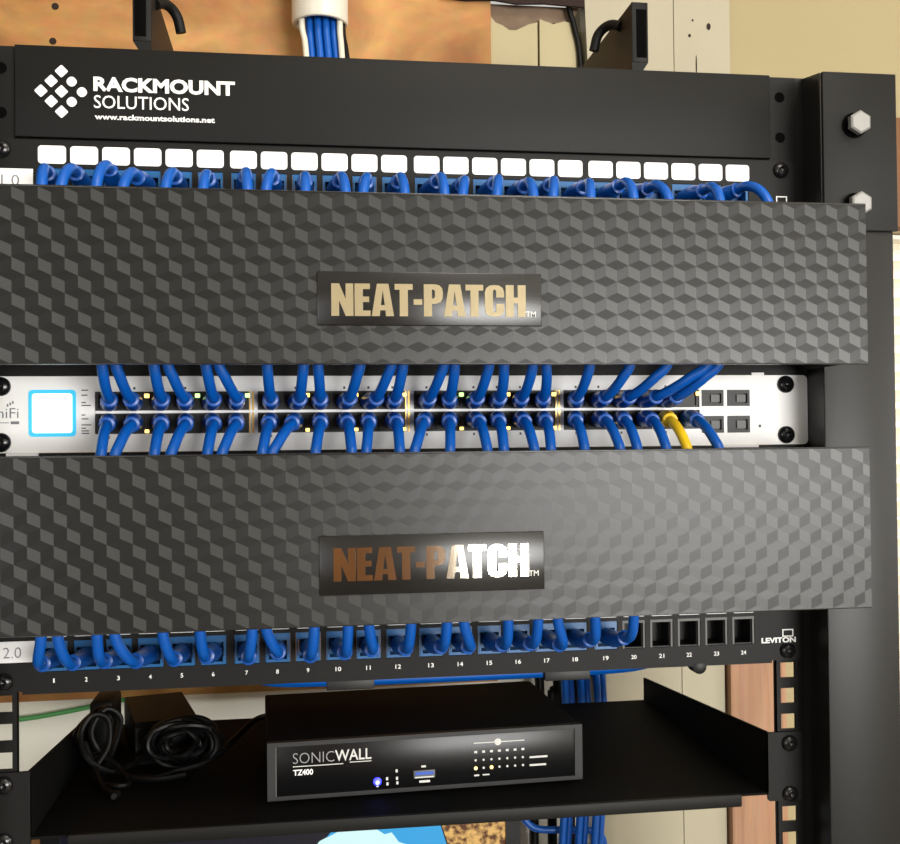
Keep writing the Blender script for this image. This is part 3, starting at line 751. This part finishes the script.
# ------------------------------------------------------------------ cables behind the lower panel and shelf
for i in range(4):
    y = 44+i*7; z = -141-(i % 2)*2.4
    o = MB().tube([(-118+i*9, y, -118), (-106+i*6, y, -135), (-88, y, z-1), (-40, y, z-3), (20, y, z-3.4), (90, y, z-3), (150, y, z-1.5), (178-i*4, y, -136), (194-i*7, y, -122)], 3.0, n=10).build('network_cable', 'cable')
    tag(o, 'blue cable running along behind the lower patch panel', 'cable', 'blue cables running behind the lower patch panel')
HB = [(146, 246, 0), (153, 253, 0), (160, 246, 0), (167, 253, 0), (174, 246, 0), (181, 253, 0)]
for i, (x, y, d) in enumerate(HB):
    o = MB().tube([(x-6, 70, -108), (x-2, 150, -126), (x, y-14, -160), (x+6, y, -200), (x+8, y+2, -260), (x+2, y, -340), (x-4, y+3, -450), (x, y, -1448)], 3.1, n=10).build('network_cable', 'cable')
    tag(o, 'blue cable hanging down behind the black shelf', 'cable', 'blue cables hanging behind the shelf')
for i, x in enumerate((126, 142, 158)):
    o = MB().tube([(x+4, 268, -128), (x+8, 268, -178), (x+10, 269, -230), (x+4, 270, -320), (x+10, 268, -1446)], 4.2, n=10).build('electric_cable', 'cord')
    tag(o, 'black cord hanging down behind the blue cables at the shelf back', 'cord', 'black cords hanging behind the shelf')
o = MB().tube([(110, 262, -300), (125, 258, -322), (150, 256, -326), (180, 258, -330), (190, 262, -350), (186, 264, -420)], 3.0, n=10).build('network_cable', 'cable')
tag(o, 'blue cable curving sideways below the shelf, beside the monitor', 'cable')
o = MB().tube([(-330, 288, -222), (-286, 287.5, -219), (-250, 287.5, -214), (-225, 287.5, -209.5), (-190, 287.5, -204)], 2.0, n=10).build('network_cable', 'green_cable')
tag(o, 'green cable running across the white board behind the power adapter', 'cable')

# ------------------------------------------------------------------ lights
def area(name, loc, target, sx, sy, energy, col):
    l = D.lights.new(name, 'AREA'); l.shape = 'RECTANGLE'; l.size = sx; l.size_y = sy; l.energy = energy; l.color = col
    o = D.objects.new(name, l); COL.objects.link(o)
    o.location = (loc[0]*.001, loc[1]*.001, (loc[2]+ZO)*.001)
    d = Vector(target)-Vector(loc); o.rotation_euler = d.to_track_quat('-Z', 'Y').to_euler()
    return o
area('window_light', (1420, -3345, -130), (1420, 0, -130), 1.76, .86, 112, (1, .99, .97))
area('side_window_light', (2590, -1500, 225), (0, -1500, 225), 1.4, 1.05, 26, (1, .98, .95))
area('ceiling_lamp', (300, -1000, 985), (300, -1000, 0), .6, .6, 12, (1, .94, .85))
area('far_window_light', (-1900, -3345, -130), (-1900, 0, -130), 1.1, 1.26, 26, (.95, .97, 1))
W = D.worlds.new('world'); SC.world = W; W.use_nodes = True
W.node_tree.nodes['Background'].inputs[0].default_value = (1, .96, .9, 1)
W.node_tree.nodes['Background'].inputs[1].default_value = .6

# ------------------------------------------------------------------ camera
cam = D.cameras.new('camera'); co = D.objects.new('camera', cam); COL.objects.link(co)
cam.sensor_fit = 'HORIZONTAL'; cam.sensor_width = 36; cam.lens = 1064.9/900*36; cam.clip_start = .01
R = Matrix.Rotation(-.1441131, 4, 'Z') @ Matrix.Rotation(.0143813, 4, 'X') @ Matrix.Rotation(.0099658, 4, 'Y') @ Matrix.Rotation(PI/2, 4, 'X')
R.translation = Vector((-.0693772, -.6272397, (7.0428+ZO)*.001))
co.matrix_world = R
SC.camera = co
vs_ = SC.view_settings
vs_.view_transform = 'Standard'; vs_.look = 'None'; vs_.gamma = 1; vs_.use_curve_mapping = False
vs_.exposure = 0.0
